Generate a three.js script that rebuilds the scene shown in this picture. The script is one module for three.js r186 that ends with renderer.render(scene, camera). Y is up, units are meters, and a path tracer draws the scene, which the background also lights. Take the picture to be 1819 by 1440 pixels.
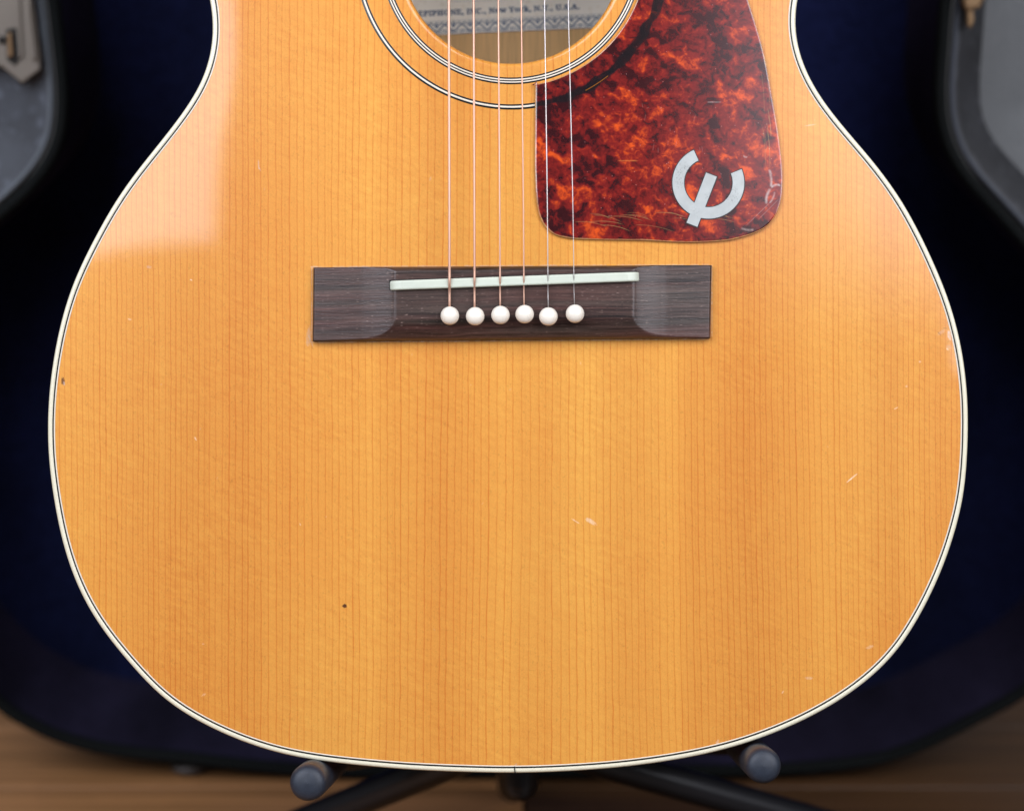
import * as THREE from 'three';
import { mergeGeometries } from 'three/addons/utils/BufferGeometryUtils.js';
import { RectAreaLightUniformsLib } from 'three/addons/lights/RectAreaLightUniformsLib.js';
import { RoundedBoxGeometry } from 'three/addons/geometries/RoundedBoxGeometry.js';

// ------------------------------------------------------------------ camera, lamps, exposure
RectAreaLightUniformsLib.init();
const renderer = new THREE.WebGLRenderer({ antialias: true });
renderer.toneMapping = THREE.LinearToneMapping;
renderer.toneMappingExposure = 0.94;
renderer.shadowMap.enabled = true;
const scene = new THREE.Scene();
scene.background = new THREE.Color().setRGB(0.10, 0.10, 0.105);   // the dim room around the lamps

// The guitar's own frame: x right, y up along its face, z out of its face. It leans back by LEAN.
const LEAN = THREE.MathUtils.degToRad(14), CL = Math.cos(LEAN), SL = Math.sin(LEAN);
const D = 1.2, S = 0.25e-3, CX = 909.5, CY = 720, HC = 0.295;
const toWorld = (x, y, z) => new THREE.Vector3(x, HC + y * CL + z * SL, -y * SL + z * CL);
const EYE = toWorld(0, 0, D);
const camera = new THREE.PerspectiveCamera(2 * THREE.MathUtils.radToDeg(Math.atan(CY * S / D)), 1024 / 810, 0.05, 30);
camera.position.copy(EYE);
camera.lookAt(toWorld(0, 0, 0));
camera.focus = D - 0.002;
camera.userData.fStop = 5;

// two big soft lamps, behind the photographer to the left and to the right
const LAMPS = [
  { at: [-1.117, 0.8475, 1.2], size: [1.7, 1.4], power: 5.9, color: [0.94, 0.985, 1.12], label: 'large white softbox lamp behind the photographer on the left' },
  { at: [1.17, 0.76, 1.2], size: [1.5, 1.45], power: 5.6, color: [0.96, 0.975, 1.07], soft: 0.32, label: 'large white softbox lamp behind the photographer on the right' },
];

// ------------------------------------------------------------------ small helpers
let seed = 12345;
const rnd = () => { seed = (seed * 1664525 + 1013904223) >>> 0; return seed / 4294967296; };
const TAB = new Float32Array(65536);
for (let i = 0; i < 65536; i++) TAB[i] = rnd();
function noise(x, y) {
  const xi = Math.floor(x), yi = Math.floor(y);
  let fx = x - xi, fy = y - yi;
  fx = fx * fx * (3 - 2 * fx); fy = fy * fy * (3 - 2 * fy);
  const x0 = xi & 255, x1 = (xi + 1) & 255, y0 = (yi & 255) << 8, y1 = ((yi + 1) & 255) << 8;
  const a = TAB[y0 + x0], b = TAB[y0 + x1], c = TAB[y1 + x0], d = TAB[y1 + x1];
  return a + (b - a) * fx + (c - a + (a - b - c + d) * fx) * fy;
}
const fbm = (x, y, n) => { let v = 0, a = 0.5, t = 0; for (let i = 0; i < n; i++) { v += a * noise(x, y); t += a; a *= 0.5; x = x * 2.03 + 17.3; y = y * 2.03 + 9.1; } return v / t; };
const clamp = (v, a = 0, b = 1) => Math.min(b, Math.max(a, v));
const sstep = (a, b, v) => { const t = clamp((v - a) / (b - a)); return t * t * (3 - 2 * t); };
const mix = (a, b, t) => a + (b - a) * t;
const enc = (v) => { v = clamp(v); return 255 * (v <= 0.0031308 ? v * 12.92 : 1.055 * Math.pow(v, 1 / 2.4) - 0.055); };
const lin = (r, g, b) => new THREE.Color().setRGB(r, g, b);
function colourMap(w, h, fn, wrap = THREE.MirroredRepeatWrapping) {          // fn(i, j, out) gives linear colour
  const data = new Uint8Array(w * h * 4), o = [0, 0, 0];
  for (let j = 0, k = 0; j < h; j++) for (let i = 0; i < w; i++, k += 4) {
    fn(i, j, o);
    data[k] = enc(o[0]); data[k + 1] = enc(o[1]); data[k + 2] = enc(o[2]); data[k + 3] = 255;
  }
  const t = new THREE.DataTexture(data, w, h, THREE.RGBAFormat);
  t.colorSpace = THREE.SRGBColorSpace; t.magFilter = THREE.LinearFilter; t.minFilter = THREE.LinearFilter; t.wrapS = t.wrapT = wrap; t.needsUpdate = true;
  return t;
}
function greyMap(w, h, fn, wrap = THREE.MirroredRepeatWrapping) {
  const data = new Uint8Array(w * h * 4);
  for (let j = 0, k = 0; j < h; j++) for (let i = 0; i < w; i++, k += 4) { data[k] = data[k + 1] = data[k + 2] = 255 * clamp(fn(i, j)); data[k + 3] = 255; }
  const t = new THREE.DataTexture(data, w, h, THREE.RGBAFormat);
  t.magFilter = THREE.LinearFilter; t.minFilter = THREE.LinearFilter; t.wrapS = t.wrapT = wrap; t.needsUpdate = true;
  return t;
}
const std = (o) => new THREE.MeshStandardMaterial(o), phys = (o) => new THREE.MeshPhysicalMaterial(o);
function grid(nu, nv, fn, closedU = false) {                                 // fn(i, j) -> [x, y, z, u, v]
  const pos = [], uv = [], idx = [];
  for (let j = 0; j <= nv; j++) for (let i = 0; i <= nu; i++) { const p = fn(i, j); pos.push(p[0], p[1], p[2]); uv.push(p[3] || 0, p[4] || 0); }
  const w = nu + 1;
  for (let j = 0; j < nv; j++) for (let i = 0; i < nu; i++) { const a = j * w + i; idx.push(a, a + 1, a + w, a + 1, a + w + 1, a + w); }
  const g = new THREE.BufferGeometry();
  g.setAttribute('position', new THREE.Float32BufferAttribute(pos, 3));
  g.setAttribute('uv', new THREE.Float32BufferAttribute(uv, 2));
  g.setIndex(idx); g.computeVertexNormals();
  if (closedU) {                                                            // same normal on both sides of the seam
    const n = g.attributes.normal;
    for (let j = 0; j <= nv; j++) { const a = j * w, b = a + nu, v = new THREE.Vector3(n.getX(a) + n.getX(b), n.getY(a) + n.getY(b), n.getZ(a) + n.getZ(b)).normalize(); n.setXYZ(a, v.x, v.y, v.z); n.setXYZ(b, v.x, v.y, v.z); }
  }
  return g;
}
function part(name, geo, mat, parent, label) {
  const m = new THREE.Mesh(geo, mat); m.name = name; m.castShadow = m.receiveShadow = true;
  if (label) m.userData.label = label;
  parent.add(m); return m;
}
function thing(name, label, category, group) {
  const o = new THREE.Group(); o.name = name; scene.add(o); o.userData = { label, category };
  if (group) o.userData.group = group;
  return o;
}
const GX = (px, z = 0) => (px - CX) * S * (D - z) / D, GY = (py, z = 0) => (CY - py) * S * (D - z) / D;   // photo measure -> guitar frame
const G = (px, py, z = 0) => [GX(px, z), GY(py, z), z];
const W = (px, py, z = 0) => toWorld(...G(px, py, z));
function onPlane(px, py, zw) {                                              // where the sight line meets the upright plane z = zw
  const p = W(px, py), t = (zw - EYE.z) / (p.z - EYE.z);
  return new THREE.Vector3().lerpVectors(EYE, p, t);
}
function onFloor(px, py) { const p = W(px, py), t = -EYE.y / (p.y - EYE.y); return EYE.clone().lerp(p, t); }
function tube(pts, r, seg = 48, rad = 16) { return new THREE.TubeGeometry(new THREE.CatmullRomCurve3(pts, false, 'centripetal'), seg, r, rad, false); }

// closed outline from measured points: dense, smoothed, evenly spaced; with inward normals
function outline(pts, n, smooth) {
  const c = new THREE.CatmullRomCurve3(pts.map((p) => new THREE.Vector3(p[0], p[1], 0)), true, 'centripetal');
  c.arcLengthDivisions = 3000;
  let q = c.getSpacedPoints(n).slice(0, n).map((v) => [v.x, v.y]);
  for (let k = 0; k < smooth; k++) q = q.map((p, i) => { const a = q[(i + n - 1) % n], b = q[(i + 1) % n]; return [0.25 * a[0] + 0.5 * p[0] + 0.25 * b[0], 0.25 * a[1] + 0.5 * p[1] + 0.25 * b[1]]; });
  let area = 0;
  q.forEach((p, i) => { const b = q[(i + 1) % n]; area += p[0] * b[1] - b[0] * p[1]; });
  if (area < 0) q.reverse();
  const nrm = q.map((p, i) => { const a = q[(i + n - 1) % n], b = q[(i + 1) % n], dx = b[0] - a[0], dy = b[1] - a[1], l = Math.hypot(dx, dy); return [-dy / l, dx / l]; });
  return { q, nrm, n };
}
function sweep(o, prof, zAt, uvAt) {                                        // prof: [inset, height] pairs, swept along the closed outline
  return grid(o.n, prof.length - 1, (i, j) => {
    const k = i % o.n, [d, h] = prof[j], x = o.q[k][0] + o.nrm[k][0] * d, y = o.q[k][1] + o.nrm[k][1] * d;
    return [x, y, h + (zAt ? zAt(x, y) : 0), ...(uvAt ? uvAt(x, y, i, j) : [i / 40, j])];
  }, true);
}

// ------------------------------------------------------------------ lamps
for (const [i, L] of LAMPS.entries()) {
  const t = thing(i ? 'softbox_lamp_001' : 'softbox_lamp', L.label, 'lamp');
  t.position.copy(toWorld(...L.at)); t.rotation.x = -LEAN;
  const [w, h] = L.size;
  const housing = new THREE.BufferGeometry();
  { const a = [[-w / 2, -h / 2, 0.012], [w / 2, -h / 2, 0.012], [w / 2, h / 2, 0.012], [-w / 2, h / 2, 0.012], [-0.08, -0.08, 0.3], [0.08, -0.08, 0.3], [0.08, 0.08, 0.3], [-0.08, 0.08, 0.3]];
    housing.setAttribute('position', new THREE.Float32BufferAttribute(a.flat(), 3)); housing.setIndex([0, 4, 5, 0, 5, 1, 1, 5, 6, 1, 6, 2, 2, 6, 7, 2, 7, 3, 3, 7, 4, 3, 4, 0, 4, 7, 6, 4, 6, 5]); }
  const hg = housing.toNonIndexed(); hg.computeVertexNormals();
  part('housing', hg, std({ color: lin(0.02, 0.02, 0.02), roughness: 0.8, side: THREE.DoubleSide }), t);
  part('diffuser', new THREE.BoxGeometry(w, h, 0.008).translate(0, 0, 0.006), std({ color: lin(0.8, 0.8, 0.8), roughness: 0.9, emissive: lin(...L.color), emissiveIntensity: 0.3 }), t);
  if (L.soft) {                                                              // added glowing strip with painted falloff, for soft sheen on the right bout
    const glowStrip = new THREE.BoxGeometry(L.soft, h, 0.008).translate(-w / 2 - L.soft / 2 - 0.001, 0, 0.006), q = glowStrip.attributes.position, u = glowStrip.attributes.uv;
    for (let k = 0; k < q.count; k++) u.setXY(k, (q.getX(k) + w / 2 + L.soft) / L.soft, q.getY(k) / h + 0.5);
    part('added_glow_strip', glowStrip, std({ color: lin(0.8, 0.8, 0.8), roughness: 0.9, emissive: lin(...L.color), emissiveIntensity: L.power, emissiveMap: greyMap(128, 128, (a, b) => sstep(0, 1, a / 127) * sstep(0, 0.13, b / 127), THREE.ClampToEdgeWrapping) }), t);
  }
  const rl = new THREE.RectAreaLight(lin(...L.color), L.power, w, h);
  rl.name = 'softbox_glow'; rl.position.copy(t.position);
  rl.lookAt(toWorld(L.at[0], L.at[1], 0)); scene.add(rl);
}

// ------------------------------------------------------------------ floor
{
  const floor = new THREE.Mesh(new THREE.BoxGeometry(6, 0.02, 4.5).translate(0, -0.016, -0.3), std({ color: lin(0.02, 0.012, 0.008), roughness: 0.9 }));
  floor.name = 'floor'; floor.userData = { kind: 'structure', label: 'brown wooden floor under the case and the stand' }; floor.receiveShadow = true; scene.add(floor);
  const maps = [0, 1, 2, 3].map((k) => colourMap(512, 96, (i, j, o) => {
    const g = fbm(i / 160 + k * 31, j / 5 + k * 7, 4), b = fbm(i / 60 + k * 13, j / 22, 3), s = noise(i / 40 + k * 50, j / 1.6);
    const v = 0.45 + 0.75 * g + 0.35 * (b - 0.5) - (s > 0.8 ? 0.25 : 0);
    const d = k < 2 ? 2.5 : 0.55; o[0] = 0.185 * v * d; o[1] = 0.088 * v * d; o[2] = 0.034 * v * d * (0.9 + 0.2 * b);  // left boards lightened, right boards darkened: shade on the floor painted into the wood
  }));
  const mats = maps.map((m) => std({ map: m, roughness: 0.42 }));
  const board = [0, 1, 2].map(() => new RoundedBoxGeometry(1.1985, 0.012, 0.0964, 1, 0.0007));
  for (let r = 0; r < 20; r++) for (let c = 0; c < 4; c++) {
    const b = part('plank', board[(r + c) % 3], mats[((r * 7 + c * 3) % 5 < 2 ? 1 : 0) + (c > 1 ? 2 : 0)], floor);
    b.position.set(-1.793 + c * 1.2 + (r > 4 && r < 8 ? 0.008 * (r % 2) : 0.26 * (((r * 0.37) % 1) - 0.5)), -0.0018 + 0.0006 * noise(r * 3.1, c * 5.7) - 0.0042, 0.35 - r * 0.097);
  }
}

// ------------------------------------------------------------------ the guitar
const LEFT = [[374, 0], [378, 28], [379, 56], [375, 92], [364, 132], [343, 172], [314, 213], [267, 272], [234, 313], [201, 361], [178, 401], [165, 426], [141, 473], [122, 519], [108, 566], [97, 616], [87, 682], [83.5, 730], [83, 782], [86.5, 834], [95, 892], [105, 945], [119.5, 998], [139, 1048], [165, 1096], [200, 1144], [242, 1193], [285, 1238], [334, 1272], [388, 1300], [447, 1324], [510, 1342], [575, 1353], [640, 1360], [720, 1367], [803, 1371], [870, 1373], [914, 1373.5]];
const RIGHT = [[960, 1372.6], [1006, 1370.5], [1107, 1363], [1208, 1349], [1258, 1339], [1308, 1326.5], [1359, 1309.5], [1416, 1286], [1469, 1259], [1522, 1225], [1563, 1191], [1596, 1156], [1631, 1102], [1658, 1050], [1682, 994], [1698, 944], [1710, 900], [1715, 870], [1719.5, 816], [1721.5, 761], [1720.5, 706], [1716, 657], [1708, 608], [1695, 556], [1681, 515], [1663, 473], [1646, 435], [1627, 398], [1602, 353], [1575, 315], [1547, 279], [1515, 243], [1484, 206], [1456, 169], [1432, 126], [1419, 91], [1412.5, 59], [1411.5, 31], [1415, 0]];
const UP_R = [[1440, -80], [1470, -170], [1500, -300], [1500, -430], [1465, -560], [1370, -670], [1200, -735], [1030, -755], [900, -760]];
const UP_L = UP_R.slice(0, -1).map((p) => [1790 - p[0], p[1]]).reverse();
const body = outline([...LEFT, ...RIGHT, ...UP_R, ...UP_L].map((p) => [GX(p[0]), GY(p[1])]), 900, 44);
const HX = GX(908), HY = GY(-85), HR = 196.5 * S, BASE = GY(1373.5);
const PXX = (x) => x / S + CX, PYY = (y) => CY - y / S;
function edgeDist(x, y) { let m = 1; for (let k = 0; k < body.n; k += 2) { const d = (x - body.q[k][0]) ** 2 + (y - body.q[k][1]) ** 2; if (d < m) m = d; } return Math.sqrt(m); }
const crown = (d) => -0.00035 * Math.exp(-d / 0.022);
const wave = (x, y) => 0.00005 * (noise(x * 26 + 40, y * 17 + 60) - 0.5) + 0.00006 * (noise(x * 12 + 90, y * 9 + 30) - 0.5);
const EDGE = crown(0.003);

const guitar = thing('acoustic_guitar', 'acoustic guitar with amber spruce top standing in front of open case', 'guitar');
guitar.position.copy(toWorld(0, BASE, -0.05)); guitar.rotation.x = -LEAN;
const put = (name, geo, mat, parent = guitar, label) => part(name, parent === guitar ? geo.translate(0, -BASE, 0.05) : geo, mat, parent, label);
const sub = (name, geo, mat, parent, label) => part(name, geo.translate(0, -BASE, 0.05), mat, parent, label);

// spruce top: annual rings of uneven width, wandering a little, silk across the grain, and the dings of its age
const TX0 = 60, TX1 = 1750, TY0 = -20, TY1 = 1400, TN = 2048;
const BANDS = [[400, 75, -0.17], [250, 60, -0.13], [610, 70, 0.07], [790, 40, -0.06], [930, 80, 0.015], [1120, 40, -0.05], [1200, 40, 0.07], [1345, 80, -0.055], [1470, 40, 0.05], [1590, 50, -0.08]];   // broad growth bands of the board
const ringTone = new Float32Array(8200), ringShade = new Float32Array(8200);
{
  let x = -150, tight = 1;
  while (x < 1900) {
    tight = 0.6 + 0.8 * noise(x / 120 + 5, 3.3);
    const edge = Math.abs(x - 905) / 820, step = (12.8 - 3.4 * edge) * (0.66 + 0.36 * tight) * (0.82 + 0.36 * rnd()), str = 0.68 + 0.32 * rnd(), wide = 0.9 + 0.5 * rnd();
    for (let u = -8; u < 1.2; u += 0.125) {
      const k = Math.round((x + u + 200) * 4) ; if (k < 0 || k >= 8200) continue;
      const core = str * Math.exp(-((u / wide) ** 2) * 1.6), ramp = u < 0 ? str * 0.2 * Math.exp(u / 3.2) : 0;
      ringTone[k] = Math.max(ringTone[k], core + ramp);
    }
    if (rnd() < 0.55) { const c = x - step * (0.35 + 0.3 * rnd()), st = 0.10 + 0.2 * rnd(); for (let u = -3; u < 3; u += 0.125) { const k = Math.round((c + u + 200) * 4); if (k >= 0 && k < 8200) ringTone[k] = Math.max(ringTone[k], st * Math.exp(-u * u * 0.8)); } }
    x += step;
  }
  for (let k = 0; k < 8200; k++) { const xx = k / 4 - 200; ringShade[k] = 0.22 * (fbm(xx / 90 + 3, 1.7, 3) - 0.5) + 0.20 * (noise(xx / 30, 4.4) - 0.5); for (const [c, w, a] of BANDS) ringShade[k] += a * Math.exp(-(((xx - c) / w) ** 2)); }
}
const marks = [];                                                           // [x, y, half length, half width, angle, colour, strength]
const pale = [0.86, 0.70, 0.52], dark = [0.10, 0.035, 0.012], grey = [0.55, 0.42, 0.34];
marks.push([111, 677, 8, 3.6, 1.5, dark, 0.85], [113, 681, 4, 2, 1.5, grey, 0.8], [612, 1076, 5.2, 3.8, 0, dark, 1], [1022, 925, 10, 1.3, 0.55, pale, 0.55], [1050, 926, 12, 4.2, 0.5, pale, 0.55],
  [1515, 848, 12, 1.5, -0.7, pale, 0.8], [1509, 853, 6, 1.2, -0.7, pale, 0.8], [1546, 1149, 8, 3, -0.3, pale, 0.3], [1437, 1204, 8, 3, 0.1, pale, 0.28], [1391, 1229, 3, 1.5, -1, pale, 0.5], [1275, 1318, 6, 3, -1.1, pale, 0.45],
  [347, 779, 4, 1.4, 1.1, pale, 0.7], [459, 293, 10, 1.5, 1.5, grey, 0.55], [461, 300, 5, 1.2, 1.1, grey, 0.5], [264, 474, 5, 3, 0.3, grey, 0.35], [339, 497, 2.4, 1.4, 0.4, pale, 0.8], [230, 567, 4, 2, 0.2, pale, 0.4],
  [764, 318, 5, 2, -1.2, grey, 0.3], [533, 931, 3, 1.5, 1.2, pale, 0.4], [1440, 222, 12, 1.5, -0.15, pale, 0.35], [1592, 725, 5, 1.2, -0.5, pale, 0.6], [1635, 642, 3, 2, 0, pale, 0.4], [1611, 686, 2, 2, 0, pale, 0.35], [262, 1192, 6, 1, 1.2, pale, 0.6], [361, 1234, 5, 2, -0.5, pale, 0.25],
  [1673, 590, 9, 3.5, -0.6, grey, 0.35], [1681, 583, 6, 1, 0.1, dark, 0.35], [1687, 596, 10, 3.4, 1.4, [0.75, 0.66, 0.62], 0.55], [1686, 616, 6, 4, 1.0, grey, 0.3], [1669, 592, 5, 0.9, 0.9, dark, 0.4], [1684, 620, 3, 1.5, 0.8, pale, 0.7], [1695, 560, 4, 1, 1, dark, 0.2], [1310, 1312, 2, 2, 0, grey, 0.3], [916, 1358, 4, 2, -0.8, grey, 0.4]);
for (let k = 0; k < 70; k++) { const t = k / 70, w = 0.8 + 0.9 * rnd(); marks.push([556 + 706 * t + 6 * rnd(), mix(607.6, 602, t), 7 + 5 * rnd(), w, -0.008, pale, 0.25 + 0.4 * rnd()]); if (rnd() < 0.8) marks.push([558 + 706 * t, mix(473.8, 469.8, t), 7 + 5 * rnd(), w, -0.008, grey, 0.2 + 0.4 * rnd()]); }   // pale ridge of lacquer round the bridge
for (let k = 0; k < 14; k++) { marks.push([553.5, 478 + 9.2 * k, 1.2, 6, 0, pale, 0.2 + 0.35 * rnd()], [1265, 475 + 9 * k, 1, 6, 0, pale, 0.2 + 0.35 * rnd()]); }
marks.push([548, 598, 5, 20, 0.08, grey, 0.35], [552, 605, 12, 2, 1.2, grey, 0.4]);
for (let k = 0; k < 34; k++) marks.push([100 + 1600 * rnd(), 60 + 1260 * rnd(), 1 + 2.4 * rnd(), 0.7 + 0.6 * rnd(), 3 * rnd(), rnd() < 0.4 ? pale : grey, 0.10 + 0.2 * rnd()]);
const spruce = (() => {
  const kx = (TX1 - TX0) / TN, ky = (TY1 - TY0) / TN;
  const cell = new Map();
  for (const m of marks) for (let cx = Math.floor((m[0] - 26) / 64); cx <= (m[0] + 26) / 64; cx++) for (let cy = Math.floor((m[1] - 26) / 64); cy <= (m[1] + 26) / 64; cy++) { const key = cx * 1000 + cy; if (!cell.has(key)) cell.set(key, []); cell.get(key).push(m); }
  return colourMap(TN, TN, (i, j, o) => {
    const x = TX0 + (i + 0.5) * kx, y = TY1 - (j + 0.5) * ky;
    const xs = x + 16 * (noise(x / 420 + 7, y / 760 + 2) - 0.5) + 5 * (noise(x / 130 + 3, y / 300 + 9) - 0.5) + 1.5 * (noise(x / 16, y / 42) - 0.5) + 0.9 * (noise(x / 9 + 20, y / 13) - 0.5);
    const f = (xs + 200) * 4, k = Math.floor(f), t = f - k, tone = mix(ringTone[k] || 0, ringTone[k + 1] || 0, t) * (0.74 + 0.45 * noise(xs / 8 + 31, y / 38)), sh = ringShade[k] || 0;
    const sa = y * 0.90 - x * 0.43, sb = x * 0.90 + y * 0.43;                // silk: short ripples that slope across the rings
    const silk = ((noise(sb / 17 + 80, sa / 5.2) - 0.5) + 0.8 * (noise(sb / 9, sa / 3.4 + 40) - 0.5)) * (0.45 + 0.8 * noise(x / 110 + 60, y / 110));
    const grain = noise(x / 1.1, y / 1.5) - 0.5, fleck = noise(x / 1.9 + 55, y / 3.1 + 12);
    const cloud = fbm(x / 260 + 11, y / 420 + 5, 3) - 0.5;
    let v = 0.985 + 0.40 * sh + 0.045 * silk + 0.11 * grain + 0.05 * cloud - (fleck > 0.86 ? 0.10 : 0);
    const warm = 0.34 * sh + 0.16 * cloud + 0.07 * silk;
    let r = 0.690 * v * (1 - 0.13 * tone), g = 0.301 * v * (1 + warm) * (1 - 0.34 * tone), b = 0.053 * v * (1 + 1.4 * warm) * (1 - 0.46 * tone);
    const near = cell.get(Math.floor(x / 64) * 1000 + Math.floor(y / 64));
    if (near) for (const m of near) {
      const c = Math.cos(m[4]), s = Math.sin(m[4]), dx = x - m[0], dy = y - m[1], u = (dx * c + dy * s) / m[2], w = (dy * c - dx * s) / m[3], q = u * u + w * w + 0.7 * (noise(x / 2.2, y / 2.2) - 0.5);
      if (q < 1.2) { const a = m[6] * sstep(1.1, 0.4, q) * (m[5] === dark ? 1 : 0.35 + 0.75 * noise(x / 1.3 + 9, y / 2.6)); r = mix(r, m[5][0], a); g = mix(g, m[5][1], a); b = mix(b, m[5][2], a); }
    }
    o[0] = r; o[1] = g; o[2] = b;
  });
})();
const spruceBump = greyMap(1024, 1024, (i, j) => {
  const x = TX0 + (i + 0.5) * (TX1 - TX0) / 1024, y = TY1 - (j + 0.5) * (TY1 - TY0) / 1024;
  return 0.5 * noise(x / 7, y / 90) + 0.3 * noise((x * 0.90 + y * 0.43) / 17 + 80, (y * 0.90 - x * 0.43) / 5.2) + 0.2 * noise(x / 2.5, y / 2.5);
});
const woodTop = phys({ map: spruce, roughness: 0.34, bumpMap: spruceBump, bumpScale: 0.000008, ior: 1.5, specularIntensity: 0.45, clearcoat: 0.85, clearcoatRoughness: 0.05 });
const topUV = (x, y) => [(PXX(x) - TX0) / (TX1 - TX0), (TY1 - PYY(y)) / (TY1 - TY0)];
{
  const NR = 84, NA = 900, lip = [[0, -0.0034], [0, -0.0022], [0.0003, -0.0012], [0.001, -0.0004], [0.002, -0.00006], [0.003, 0]];
  const ends = body.q.map((p, k) => [p[0] + body.nrm[k][0] * 0.0032, p[1] + body.nrm[k][1] * 0.0032]);
  const g = grid(NA, lip.length - 1 + NR, (i, j) => {
    const e = ends[i % NA], dx = e[0] - HX, dy = e[1] - HY, L = Math.hypot(dx, dy), ux = dx / L, uy = dy / L;
    const r = j < lip.length ? HR + lip[j][0] : HR + 0.003 + (L - HR - 0.003) * Math.pow((j - lip.length + 1) / NR, 0.92);
    const x = HX + ux * r, y = HY + uy * r, ed = j < lip.length ? 1 : edgeDist(x, y);
    return [x, y, j < lip.length ? lip[j][1] : crown(Math.max(0.0033, ed)) + wave(x, y) * sstep(0.004, 0.02, r - HR - 0.003) * sstep(0.004, 0.02, ed), ...topUV(x, y)];
  }, true);
  put('soundboard', g, woodTop);
}
// binding and its black and white lines
const ivoryMap = colourMap(512, 512, (i, j, o) => { const v = 0.95 + 0.10 * (fbm(i / 30, j / 30, 3) - 0.5), s = fbm(i / 9 + 9, j / 9, 3) > 0.74 ? 0.8 : 1; o[0] = 0.78 * v * s; o[1] = 0.735 * v * s; o[2] = 0.55 * v * s; });
const ivory = phys({ map: ivoryMap, roughness: 0.22 }), blackLine = phys({ color: lin(0.006, 0.010, 0.010), roughness: 0.25 }), cream = phys({ color: lin(0.80, 0.72, 0.58), roughness: 0.25 });
put('binding', sweep(body, [[0.0002, -0.0075], [0.00002, -0.0068], [0, -0.0014], [0.0002, -0.0006], [0.0006, -0.00018], [0.0011, 0], [0.00217, 0.00008], [0.00217, -0.001]].map(([d, h]) => [d, h + EDGE])), ivory);
put('purfling_line', sweep(body, [[0.00217, -0.001], [0.00217, 0.00007], [0.00278, 0.00007], [0.00278, -0.001]].map(([d, h]) => [d, h + EDGE])), blackLine);
put('purfling_line', sweep(body, [[0.00278, -0.001], [0.00278, 0.00008], [0.00338, 0.00008], [0.0034, -0.001]].map(([d, h]) => [d, h + EDGE])), cream);
{ const seam = new THREE.BoxGeometry(0.0004, 0.0031, 0.002).rotateZ(0.1).translate(GX(914.5), GY(1367), EDGE - 0.0006); put('binding_seam', seam, blackLine); }
// sides and back
const mahog = colourMap(512, 512, (i, j, o) => { const g = fbm(i / 3.2, j / 90, 4), b = fbm(i / 90, j / 140 + 4, 3); const v = 0.7 + 0.5 * g + 0.3 * (b - 0.5); o[0] = 0.68 * v; o[1] = 0.40 * v; o[2] = 0.15 * v; });
const sideMat = phys({ color: lin(0.22, 0.09, 0.04), roughness: 0.25, side: THREE.DoubleSide });
put('side', sweep(body, [[0.0004, -0.0075 + EDGE], [0.0004, -0.05], [0.0004, -0.1005], [0.0024, -0.1005], [0.0024, -0.0036], [0.0036, -0.0036]]), sideMat);
{
  const sh = new THREE.Shape(body.q.map((p, k) => new THREE.Vector2(p[0] + body.nrm[k][0] * 0.0004, p[1] + body.nrm[k][1] * 0.0004)));
  const g = new THREE.ExtrudeGeometry(sh, { depth: 0.003, bevelEnabled: false }).translate(0, 0, -0.1036);
  const p = g.attributes.position, uv = g.attributes.uv; for (let k = 0; k < p.count; k++) uv.setXY(k, p.getX(k) / 0.11, p.getY(k) / 0.11);
  put('back', g, std({ map: mahog, roughness: 0.6 }));
}
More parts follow.
